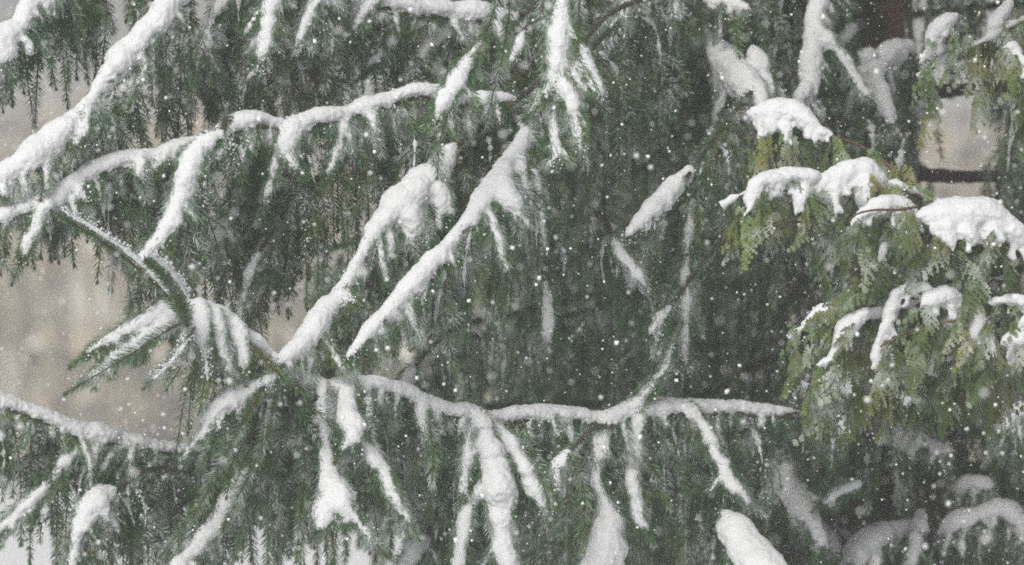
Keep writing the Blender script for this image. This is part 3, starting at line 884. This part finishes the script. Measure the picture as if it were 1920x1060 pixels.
def bough_from(load):
    r3 = load['ridge3']
    w = r3[:, :3].copy()
    w[:, 2] -= r3[:, 3] * 0.62
    w[:, 1] -= r3[:, 3] * 0.52
    if load.get('rev'):
        w = w[::-1]
    if load.get('up'):
        ux, uy = load['up']
        zt = ZC - (uy - 530) * K * 12.0
        w = np.vstack([link_path(w[0], [TX, TY, zt]), w])
        r0 = 0.010
    elif load.get('root'):
        rx, ry = load['root']
        a = P(rx, ry, load['Y'][0] + 0.12)
        w = np.vstack([[a], [(a + w[0]) / 2 + np.array([0, 0, 0.02])], w])
        r0 = 0.006
    else:
        r0 = 0.005
    sp = smooth_path(w, 0.02)
    V, Q, M = tube(sp, np.linspace(r0, 0.0032, len(sp)), 8, hrng, 0.06)
    b = obj("bough", mesh_from("bough", V - TB, Q, [M_BOUGH], smooth=True), main)
    # needles on the visible part of the stem
    k0 = 0
    rs0 = smooth_path(r3, 0.01)
    lump_along(rs0[:, :3] - np.array([0, 0, 1.0]) * rs0[:, 3:4] * 0.55, len(rs0) * 4, float(np.median(r3[:, 3])) * 0.6, 0.0016, hrng, (0, -1, -0.1), 0.004)
    na = Acc()
    na.add(*needles(sp[k0:], 0.023, 1900, hrng, ang=1.1, droop=0.30, width=0.0018))
    for f in load['fingers3'] + load['tongues3'] + ([r3] if not load.get('up') else []):
        q = smooth_path(f, 0.012)
        t = unit(np.gradient(q[:, :3], axis=0))
        lat = unit(np.stack([-t[:, 2], np.zeros(len(t)), t[:, 0]], 1))
        for sg in (-1, 1):
            e = q[:, :3] + lat * (sg * 0.86) * q[:, 3:4] + np.array([0, -0.5, 0]) * q[:, 3:4]
            if len(e) > 3:
                na.add(*needles(e, 0.022, 1200, hrng, ang=0.75, width=0.0018))
    obj("needles", na.mesh("needles", [M_NEEDLE], off=TB), b, kind="stuff")
    for f in load['fingers3']:
        p = f[:, :3].copy()
        p[:, 1] += f[:, 3] * np.where(f[:, 3] > 0.017, 0.25, -0.12)
        if len(p) < 3:
            p = np.vstack([p[0], (p[0] + p[-1]) / 2, p[-1]])
        ext = p[-1] + unit(p[-1] - p[-2]) * hrng.uniform(0.015, 0.05)
        own_twig(b, np.vstack([p, ext]), nlen=0.025, per_m=2000)
        lump_along(smooth_path(p, 0.01), int(len(p) * 9), float(f[:, 3].mean()) * 0.8, 0.0016, hrng, (0, -0.9, 0.3), 0.003)
    h = load.get('hang')
    if h:
        step = h[2] * K * 10
        rs = smooth_path(np.column_stack([w, np.zeros(len(w))]), 0.005)[:, :3]
        cum = np.concatenate([[0], np.cumsum(np.linalg.norm(np.diff(rs, axis=0), axis=1))])
        s = hrng.uniform(0, step)
        while s < cum[-1] - 0.01:
            p = np.array([np.interp(s, cum, rs[:, k]) for k in range(3)])
            s += step * hrng.uniform(0.5, 1.5)
            px, py = project(p)
            if not (-60 < px < 1960 and -160 < py < 1100):
                continue
            L = hrng.uniform(h[0], h[1])
            tip = project(p - np.array([0, 0, L]))
            bad = False
            for a0, b0, c0, d0 in [(-80, 500, 230, 735), (190, 660, 372, 800), (1726, 196, 1872, 316), (-80, 200, 60, 300)]:
                for ff in (0.6, 1.0):
                    qx, qy = project(p - np.array([0, 0, L * ff]))
                    if a0 < qx < c0 and b0 < qy < d0:
                        bad = True
            if any(1596 < project(p - np.array([0, 0, L * ff]))[0] < 1744 and -80 < project(p - np.array([0, 0, L * ff]))[1] < 96 for ff in (0, 0.5, 1)):
                continue                                   # the bare trunk shows here
            if bad:
                L = min(L, 0.09)
                if hrng.random() < 0.3:
                    continue
            jit = np.array([hrng.normal(0, 0.008), 0.022 + abs(hrng.normal(0, 0.045)), -0.012])
            L0 = trim(p + jit, L)
            if L0 < 0.8 * L:                      # hang it farther back instead
                jit = jit + np.array([0, 0.12, 0])
                L0 = max(L0, trim(p + jit, L))
            L = L0
            if L < 0.06:
                continue
            t = pick(TPL, L)
            az = hrng.choice([0, math.pi]) + hrng.normal(0, 0.45)
            if math.sin(az) < 0:
                az = -az if hrng.random() < 0.6 else az      # mostly away from the light side of the bough
            twig_jobs.append((b, p + jit, az, t, L / t[0] * hrng.uniform(0.95, 1.05), p[1] - 0.9 * L))
    return b


boughs = [bough_from(ld) for ld in LOADS]
B_FAN, B_HOOK, B_TOP = boughs[6], boughs[7], boughs[3]


def pp(pts):
    return np.array([P(*p) for p in pts])


# the fan of shoots at the tip of the lower main bough, each with its own shape
HERO = [
 (B_FAN, [(352, 606, 9.70), (312, 552, 9.66), (250, 497, 9.62), (182, 447, 9.58), (100, 398, 9.54)], 0.017, 2600),
 (B_FAN, [(352, 612, 9.70), (338, 562, 9.55), (306, 515, 9.42), (274, 490, 9.34)], 0.020, 2600),
 (B_FAN, [(350, 612, 9.66), (336, 575, 9.58), (322, 545, 9.5)], 0.020, 2400),
 (B_FAN, [(344, 604, 9.72), (310, 622, 9.70), (240, 668, 9.66), (156, 718, 9.62)], 0.023, 2200),
 (B_FAN, [(340, 596, 9.74), (290, 612, 9.74), (235, 640, 9.74), (164, 668, 9.74)], 0.019, 2000),
 (B_FAN, [(362, 616, 9.70), (332, 668, 9.68), (272, 726, 9.66)], 0.021, 1900),
 (B_FAN, [(366, 618, 9.72), (345, 676, 9.72), (314, 728, 9.72)], 0.020, 1900),
 (B_FAN, [(378, 626, 9.73), (386, 690, 9.73), (374, 776, 9.73)], 0.021, 1900),
 (B_FAN, [(390, 630, 9.78), (398, 690, 9.78), (402, 740, 9.78)], 0.020, 1700),
 (B_FAN, [(366, 612, 9.68), (352, 650, 9.66), (350, 690, 9.66)], 0.020, 1900),
 (B_FAN, [(476, 650, 9.74), (510, 690, 9.73), (548, 722, 9.74), (580, 742, 9.76)], 0.017, 2400),
 (B_HOOK, [(492, 728, 9.78), (440, 820, 9.70), (376, 945, 9.62), (302, 1042, 9.56)], 0.021, 2200),
 (B_HOOK, [(520, 740, 9.80), (496, 830, 9.74), (452, 920, 9.70), (420, 990, 9.68)], 0.021, 2000),
 (B_HOOK, [(545, 745, 9.90), (530, 820, 9.88), (512, 890, 9.88)], 0.021, 2100),
 (B_HOOK, [(586, 760, 9.92), (574, 850, 9.90), (566, 950, 9.90), (556, 1050, 9.90)], 0.020, 2100),
 (B_HOOK, [(460, 750, 9.78), (410, 820, 9.74), (372, 880, 9.72)], 0.021, 2000),
 (B_HOOK, [(470, 760, 9.82), (440, 850, 9.80), (425, 930, 9.79)], 0.021, 1900),
 (B_FAN, [(620, 990, 9.80), (626, 1030, 9.80), (630, 1080, 9.80)], 0.021, 1900),
 (B_FAN, [(672, 985, 9.82), (704, 1014, 9.82)], 0.017, 1500),
 (B_FAN, [(806, 800, 9.78), (812, 850, 9.76), (810, 910, 9.76)], 0.020, 1900),
 (B_FAN, [(1065, 850, 9.85), (1090, 900, 9.8), (1096, 960, 9.8), (1086, 1030, 9.8)], 0.022, 1900),
 (B_FAN, [(985, 800, 9.85), (1010, 880, 9.8), (1030, 950, 9.8)], 0.020, 1900),
 (B_TOP, [(936, -30, 9.85), (926, 20, 9.85), (905, 80, 9.85), (884, 150, 9.85)], 0.021, 2200),
 (B_TOP, [(960, -30, 9.9), (950, 60, 9.9), (930, 150, 9.9), (915, 220, 9.9)], 0.021, 2000),
 (B_TOP, [(872, 130, 9.86), (850, 190, 9.84), (826, 260, 9.84), (820, 330, 9.84)], 0.019, 2000),
 (boughs[11], [(1086, -30, 9.98), (1084, 60, 9.98), (1078, 150, 9.98)], 0.020, 1900),
 (boughs[11], [(1020, -30, 9.98), (1016, 50, 9.98), (1022, 130, 9.98)], 0.020, 1900),
 (boughs[20], [(1376, 20, 9.95), (1380, 60, 9.92), (1386, 104, 9.9)], 0.018, 2000),
]
st_px = [(430, 634), (462, 652), (496, 690), (540, 722), (584, 744), (620, 746), (660, 736), (712, 740), (762, 754), (800, 774), (840, 786), (884, 790)]
st = smooth_path(pp([(x, y, ridge_depth(LOADS[6], x, y - 15) - (0.012 if x < 600 else -0.004)) for x, y in st_px]), 0.012)
V, Q, M = tube(st, np.linspace(0.0055, 0.0105, len(st)), 12, hrng, 0.09)
obj("stem", mesh_from("stem", V - TB, Q, [M_BOUGH], smooth=True), B_FAN)
V, Q, M = needles(st, 0.021, 900, hrng, ang=0.9, width=0.0024)
obj("needles", mesh_from("needles", V - TB, Q, [M_NEEDLE], M), B_FAN, kind="stuff")
for b, pts, nl, pm in HERO:
    own_twig(b, pp(pts), nlen=nl * 1.25, per_m=pm * 0.52, width=0.0026, stem=0.0045 if nl < 0.0175 or pm > 2500 else 0.0022)

# snow lying along the bare shoots of the fan
for pts, r in [([(340, 590, 9.66), (305, 545, 9.62), (250, 490, 9.58), (190, 446, 9.55), (112, 400, 9.52)], 9),
               ([(346, 560, 9.52), (322, 520, 9.42), (292, 494, 9.36), (276, 486, 9.33)], 9),
               ([(352, 640, 9.66), (318, 684, 9.65), (284, 718, 9.64)], 7),
               ([(380, 660, 9.70), (386, 720, 9.70)], 6)]:
    sp = smooth_path(pp(pts), 0.012)
    sp = sp + np.array([0.004, -0.004, 0.007])
    rr = 0.55 * r * K * 10 * np.sin(np.linspace(0.3, math.pi - 0.2, len(sp))) ** 0.6 * hrng.uniform(0.5, 1.2, len(sp))
    dust.add(*tube(sp, rr, 9, hrng, 0.14))
    lump_along(sp, len(sp) * 12, 0.0060, 0.0019, hrng, (0.3, -0.5, 0.9), 0.001)

# inner boughs: the dense middle of the crown, and the unseen crown above the frame, added for its shade
inner = []
unseen_crown = Acc()
irng = np.random.default_rng(5)


RP_ON = True


def inner_bough(z, az, ln, droop, acc, tpls, dense, only_above=False, rmin=0.0, dprob=0.46):
    d = np.array([math.cos(az), math.sin(az), 0])
    a = np.array([TX, TY, z])
    pts = [a, a + d * ln * 0.35 + np.array([0, 0, 0.02 * ln]), a + d * ln * 0.7 + np.array([0, 0, -droop * 0.4]), a + d * ln + np.array([0, 0, -droop])]
    sp = smooth_path(pts, 0.02)
    perp = np.array([-d[1], d[0], 0])
    n = int(ln * dense)
    used = 0
    for q in range(n):
        f = irng.uniform(rmin, 1) ** 0.8
        p = sp[int(f * (len(sp) - 1))]
        sidew = irng.normal(0, 0.13) * (0.3 + 0.7 * math.sin(math.pi * min(1, f * 0.8 + 0.15)))
        p = p + perp * sidew + np.array([0, 0, -abs(sidew) * 0.35])
        L = irng.uniform(0.14, 0.36)
        px, py = project(p)
        if only_above:
            if py - 0 > -40 - L / (K * p[1]):
                continue
        else:
            if irng.random() > clear(p, L):
                continue
        if not only_above:
            L = trim(p, L)
            if L < 0.07:
                continue
        t = pick(tpls, L)
        sc = L / t[0]
        az2 = math.atan2(p[1] - TY, p[0] - TX) + irng.normal(0, 0.8)
        acc.add(rotz(t[2][0] * sc, az2) + p, t[2][1], t[2][2])
        if irng.random() < dprob:
            dust_twig(t[1], p, az2, sc, irng)
            if irng.random() < 0.6:
                streak(t[1], p, az2, sc, irng, irng.uniform(0.004, 0.010))
        used += 1
    return sp, used


az_list = [math.radians(a) for a in (-90, -125, -150, -170, -60, -30, -5, -105, 25, 60, 120, 160)]
zi = 1.55
k = 0
while zi < 3.35:
    for q in range(4):
        az = az_list[(k * 5 + q * 3) % len(az_list)] + irng.normal(0, 0.2)
        ln = irng.uniform(0.9, 1.7)
        sp, used = inner_bough(zi + irng.normal(0, 0.04), az, ln, irng.uniform(0.10, 0.35), stuff, TPL_LO, 26)
        if used > 3 and all(coverage(*project(v)) > 0 for v in sp[6:]):
            V, Q, M = tube(sp, np.linspace(0.008, 0.002, len(sp)), 6, irng, 0.05)
            V2, Q2, M2 = needles(sp, 0.024, 2200, irng, ang=1.1, width=0.0030)
            stuff.add(V2, Q2, M2)
            inner.append(obj("bough", mesh_from("bough", V - TB, Q, [M_BOUGH], smooth=True), main))
    zi += 0.12
    k += 1
zi = 3.2
while zi < 6.8:
    ln0 = 1.2 * (7.2 - zi) / 4.0
    for q in range(8):
        az = irng.uniform(0, 2 * math.pi)
        sp, used = inner_bough(zi, az, ln0 * irng.uniform(0.8, 1.1), 0.25, unseen_crown, TPL_LO, 18, only_above=True)
        if used:
            V, Q, M = tube(sp, np.linspace(0.013, 0.003, len(sp)), 5)
            unseen_crown.add(V, Q, np.ones(len(Q), int))
    zi += 0.2
obj("unseen_crown", unseen_crown.mesh("unseen_crown", [M_NEEDLE_SHADED, M_TWIG], off=TB), main, kind="stuff")

# the two dark level boughs right of the trunk that frame the small opening
for pts in ([(1690, 176, 11.9), (1760, 172, 11.8), (1830, 166, 11.75), (1910, 160, 11.7), (1990, 150, 11.7)],
            [(1690, 318, 11.9), (1750, 330, 11.8), (1820, 332, 11.75), (1900, 330, 11.7), (1990, 340, 11.7)]):
    sp = smooth_path(pp(pts), 0.02)
    V, Q, M = tube(sp, np.linspace(0.020, 0.010, len(sp)), 10, irng, 0.08)
    b = obj("bough", mesh_from("bough", V - TB, Q, [M_BOUGH], smooth=True), main)
    V, Q, M = needles(sp, 0.020, 900, irng, ang=1.2)
    obj("needles", mesh_from("needles", V - TB, Q, [M_NEEDLE], M), b, kind="stuff")
    for q in range(26):
        p = sp[irng.integers(0, len(sp))] + np.array([0, irng.normal(0, 0.05), 0.004])
        if irng.random() < 0.6:
            p = P(irng.uniform(1880, 1990), irng.uniform(160, 320), 11.7 + irng.normal(0, 0.08))
        L = irng.uniform(0.1, 0.2)
        if clear(p, L) < 0.5:
            continue
        t = pick(TPL_LO, L)
        stuff.add(rotz(t[2][0] * L / t[0], irng.uniform(0, 6.28)) + p, t[2][1], t[2][2])

# hang the curtain twigs: the nearest and longest singly, the rest in one mass
twig_jobs.sort(key=lambda j: j[5])
room = 298 - n_parts
for q, (b, p, az, t, sc, _) in enumerate(twig_jobs):
    if q < room:
        o = obj("twig", t[3], b, loc=p - TB)
        o.rotation_euler = (hrng.normal(0, 0.13), hrng.normal(0, 0.13), az)
        o.scale = (sc, sc, sc)
    else:
        stuff.add(rotz(t[2][0] * sc, az) + p, t[2][1], t[2][2])
    if hrng.random() < 0.75:
        streak(t[1], p, az, sc, hrng, hrng.uniform(0.004, 0.009))
    if hrng.random() < 0.40:
        dust_twig(t[1], p, az, sc, hrng)
obj("twig", stuff.mesh("twig", [M_NEEDLE_SHADED, M_TWIG], off=TB), main, kind="stuff")
print("twigs", n_parts, len(twig_jobs))

# ------------------------------------------------------------------ the spruce behind
B2 = np.array([(1180 - 960) * K * 15.4, 15.4, 0.0])
back = tree_root("spruce_tree", B2, "dim dense spruce seen deep behind the boughs of the big one", "spruce trees")
obj("trunk", trunk_mesh(6.4, 0.12, 0.02, M_BARK, 4), back)
bacc = Acc()
TX0, TY0 = TX, TY
TX, TY = B2[0], B2[1]
zi = 1.2
while zi < 4.6:
    for q in range(7):
        sp, used = inner_bough(zi + irng.normal(0, 0.04), irng.uniform(0, 2 * math.pi), irng.uniform(0.6, 1.05), 0.3, bacc, TPL_LO, 22, dprob=0.12)
        if used > 3 and q < 4:
            V, Q, M = tube(sp, np.linspace(0.013, 0.003, len(sp)), 6)
            obj("bough", mesh_from("bough", V - B2, Q, [M_BOUGH], smooth=True), back)
    zi += 0.2
obj("twig", bacc.mesh("twig", [M_NEEDLE_SHADED, M_TWIG], off=B2), back, kind="stuff")
TX, TY = TX0, TY0

# ------------------------------------------------------------------ the cedar at the right
CBASE = np.array([(2170 - 960) * K * 10.2, 10.2, 0.0])
cedar = tree_root("cedar_tree", CBASE, "yellow green cedar with flat drooping sprays reaching in from the right edge")
obj("trunk", trunk_mesh(5.0, 0.09, 0.03, M_CSTEM, 9), cedar)
crng = np.random.default_rng(8)
TX, TY = CBASE[0], CBASE[1]
cac = Acc()
zi = 3.15
while zi < 4.9:
    for q in range(8):
        sp, used = inner_bough(zi, irng.uniform(0, 2 * math.pi), irng.uniform(0.7, 1.15) * (5.6 - zi) / 2.3, 0.25, cac, TPL_LO, 20, only_above=True)
        if used:
            V, Q, M = tube(sp, np.linspace(0.013, 0.003, len(sp)), 5)
            cac.add(V, Q, np.ones(len(Q), int))
    zi += 0.22
obj("unseen_crown", cac.mesh("unseen_crown", [M_CEDAR, M_CSTEM], off=CBASE), cedar, kind="stuff")  # cedar top out of view, added to shade the boughs below
TX, TY = TX0, TY0


def spray_arrays(L, rng):
    acc = Acc()
    quads = []

    def lobe(p, d, n, ln, w):
        s = np.cross(n, d)
        quads.append(np.array([p, p + d * ln * 0.5 + s * w, p + d * ln, p + d * ln * 0.5 - s * w]))

    bend = rng.uniform(0.3, 0.9)
    ns = int(L / 0.0065)
    for k in range(ns):
        f = k / ns
        th = bend * f
        p = np.array([math.sin(0.35) * L * f * (1 - 0.3 * f), 0.02 * math.sin(f * 3 + bend), -L * f])
        ax = unit(np.array([0.25 * (1 - f), 0.05, -1.0]))
        n0 = unit(np.array([0.9, 0.15 * math.sin(k), 0.25]))
        lobe(p, ax, n0, 0.011, 0.0017)
        sgn = 1 if k % 2 else -1
        lat = np.cross(n0, ax)
        ln = L * 0.42 * (1 - f) ** 0.6 * (0.35 + min(1, f * 3) * 0.65) * rng.uniform(0.7, 1.15)
        if rng.random() < 0.12:
            continue
        dd = unit(ax * 0.75 + lat * sgn * 0.8 + n0 * rng.normal(0, 0.18))
        m = max(2, int(ln / 0.0055))
        for j in range(m):
            g = j / m
            dj = unit(dd + np.array([0, 0, -0.55]) * g)
            pj = p + dj * ln * g
            lobe(pj, dj, n0, 0.009, 0.0021)
            l2 = unit(np.cross(n0, dj))
            for s2 in (1, -1):
                if rng.random() < 0.8:
                    lobe(pj, unit(dj * 0.8 + l2 * s2 * 0.8 + n0 * rng.normal(0, 0.15)), n0, 0.0095 * (1 - 0.4 * g) * rng.uniform(0.8, 1.2), 0.0021)
    V = np.vstack(quads)
    Q = np.arange(len(V)).reshape(-1, 4)
    return V, Q, np.zeros(len(Q), int)


SPR = []
for L in (0.07, 0.09, 0.11, 0.13, 0.15):
    a = spray_arrays(L, crng)
    SPR.append((L, a, mesh_from("spray", a[0], a[1], [M_CEDAR], a[2])))
CST = [
 ([(2170, 500, 10.2), (2040, 460, 10.0), (1920, 432, 9.9), (1810, 398, 9.85), (1745, 378, 9.85), (1700, 358, 9.85), (1650, 346, 9.85), (1560, 350, 9.85), (1480, 352, 9.82), (1400, 366, 9.8), (1352, 392, 9.8)], 0.008, 70),
 ([(2170, 590, 10.2), (2040, 550, 10.0), (1920, 528, 9.85), (1830, 532, 9.8), (1750, 560, 9.8), (1690, 582, 9.8), (1570, 604, 9.8), (1512, 616, 9.8), (1480, 642, 9.8)], 0.007, 62),
 ([(1745, 378, 9.86), (1690, 330, 9.92), (1620, 278, 9.96), (1540, 250, 9.95), (1470, 236, 9.95), (1400, 262, 9.95)], 0.005, 40),
 ([(2170, 800, 10.3), (2040, 720, 10.2), (1920, 660, 10.1), (1800, 662, 10.0), (1680, 680, 9.95), (1580, 706, 9.95), (1506, 730, 9.95)], 0.007, 70),
 ([(2170, -60, 10.4), (2040, -10, 10.4), (1920, 40, 10.4), (1850, 78, 10.35), (1780, 110, 10.35), (1720, 150, 10.35)], 0.006, 80),
 ([(1720, 388, 9.72), (1680, 394, 9.70), (1640, 394, 9.68), (1606, 402, 9.68), (1590, 420, 9.68)], 0.003, 16),
 ([(1760, 400, 9.9), (1700, 440, 9.85), (1640, 480, 9.82), (1590, 520, 9.82)], 0.003, 26),
 ([(2170, 560, 10.2), (2000, 500, 9.95), (1900, 462, 9.8), (1830, 460, 9.75), (1780, 478, 9.75)], 0.004, 36),
 ([(1850, 600, 9.72), (1800, 600, 9.7), (1740, 612, 9.7), (1690, 628, 9.7), (1650, 650, 9.7)], 0.003, 22),
 ([(2170, 160, 10.4), (2060, 130, 10.35), (1960, 130, 10.3), (1900, 150, 10.3)], 0.005, 55),
]
spr_jobs = []
cedar_boughs = []
for pts, r0, cnt in CST:
    sp = smooth_path(pp(pts), 0.015)
    V, Q, M = tube(sp, np.linspace(r0, 0.0016, len(sp)), 7, crng, 0.05)
    b = obj("bough", mesh_from("bough", V - CBASE, Q, [M_CSTEM], smooth=True), cedar)
    cedar_boughs.append(b)
    if r0 > 0.0055:                      # a thin run of snow joins the clumps along the stem
        rs = np.clip(0.006 + crng.normal(0, 0.0035, len(sp)), 0.0006, 0.012)
        dust.add(*tube(sp + np.array([0, -0.002, 0.006]), rs, 9, crng, 0.15))
    vis = [q for q in sp if -20 < project(q)[0] < 2000]
    for q in range(cnt):
        p = vis[crng.integers(0, len(vis))] + np.array([crng.normal(0, 0.012), crng.normal(0, 0.035), crng.normal(-0.012, 0.014)])
        t = SPR[crng.integers(0, len(SPR))]
        px, py = project(p)
        if any(a - 25 < px < c + 25 and b0 - 130 < py < d - 10 for a, b0, c, d in HOLES[:1]) and crng.random() < 0.9:
            continue
        spr_jobs.append((b, p, t))
for ld in CEDAR_LOADS:
    r3 = ld['ridge3']
    bi = int(np.argmin([min(np.linalg.norm(pp(pts) - r3[len(r3) // 2, :3], axis=1)) for pts, _, _ in CST]))
    bb = cedar_boughs[bi]
    for pth in [r3] + ld['fingers3']:
        for q in range(6 if pth is r3 else 1):
            w4 = pth[crng.integers(1, len(pth))]
            spr_jobs.append((bb, w4[:3] + np.array([crng.normal(0, 0.5) * w4[3], -w4[3] * crng.uniform(0.5, 0.9), -w4[3] * crng.uniform(0.2, 0.9)]), SPR[crng.integers(0, 3)]))
spr_jobs.sort(key=lambda j: j[1][1])
rest = Acc()
for q, (b, p, t) in enumerate(spr_jobs):
    az = crng.choice([math.pi, -math.pi / 2, -2.2, -0.9]) + crng.normal(0, 0.6)
    sc = crng.uniform(0.75, 1.2)
    if q < 295:
        o = obj("spray", t[2], b, loc=p - CBASE)
        o.rotation_euler = (crng.normal(0, 0.25), crng.normal(0, 0.25), az)
        o.scale = (sc, sc, sc)
    else:
        rest.add(rotz(t[1][0] * sc, az) + p, t[1][1], t[1][2])
if rest.n:
    obj("spray", rest.mesh("spray", [M_CEDAR], off=CBASE), cedar, kind="stuff")

# ------------------------------------------------------------------ thin snow on the shoots, falling flakes, snowy air
obj("shoot_snow", dust.mesh("shoot_snow", [M_SNOW], smooth=True), kind="stuff", category="snow",
    label="thin broken snow clinging to the hanging spruce shoots")

NF = 40000
frng = np.random.default_rng(99)
fp = np.stack([frng.uniform(-2.0, 2.0, NF), frng.uniform(6.2, 13.0, NF), frng.uniform(1.0, 3.9, NF)], 1)
fr = np.clip(frng.lognormal(math.log(0.00122), 0.62, NF), 0.0005, 0.0056)
cube = np.array([[-1, -1, -1], [1, -1, -1], [1, 1, -1], [-1, 1, -1], [-1, -1, 1], [1, -1, 1], [1, 1, 1], [-1, 1, 1]], float) * 0.62
cq = np.array([[0, 3, 2, 1], [4, 5, 6, 7], [0, 1, 5, 4], [1, 2, 6, 5], [2, 3, 7, 6], [3, 0, 4, 7]])
Vf = (fp[:, None] + cube[None] * fr[:, None, None] * frng.uniform(0.6, 1.4, (NF, 8, 3))).reshape(-1, 3)
obj("falling_snow", mesh_from("falling_snow", Vf, (np.arange(NF)[:, None, None] * 8 + cq[None]).reshape(-1, 4), [M_FLAKE], smooth=True),
    kind="stuff", category="snowflakes", label="loose snowflakes falling in front of the boughs")

hm = bpy.data.materials.new("snowy_air")
hm.use_nodes = True
hn = hm.node_tree
for n in list(hn.nodes):
    hn.nodes.remove(n)
ho = hn.nodes.new("ShaderNodeOutputMaterial")
pv = hn.nodes.new("ShaderNodeVolumePrincipled")
pv.inputs['Color'].default_value = (0.93, 0.94, 0.93, 1)
pv.inputs['Density'].default_value = 0.0066
hn.links.new(pv.outputs[0], ho.inputs['Volume'])
hx, y0, y1, z0, z1 = 262, -222, 302, -2.0, 8.2
Vh = np.array([[x, y, z] for z in (z0, z1) for (x, y) in ((-hx, y0), (hx, y0), (hx, y1), (-hx, y1))], float)
obj("haze", mesh_from("haze", Vh, np.array([[0, 3, 2, 1], [4, 5, 6, 7], [0, 1, 5, 4], [1, 2, 6, 5], [2, 3, 7, 6], [3, 0, 4, 7]]), [hm]), kind="stuff")
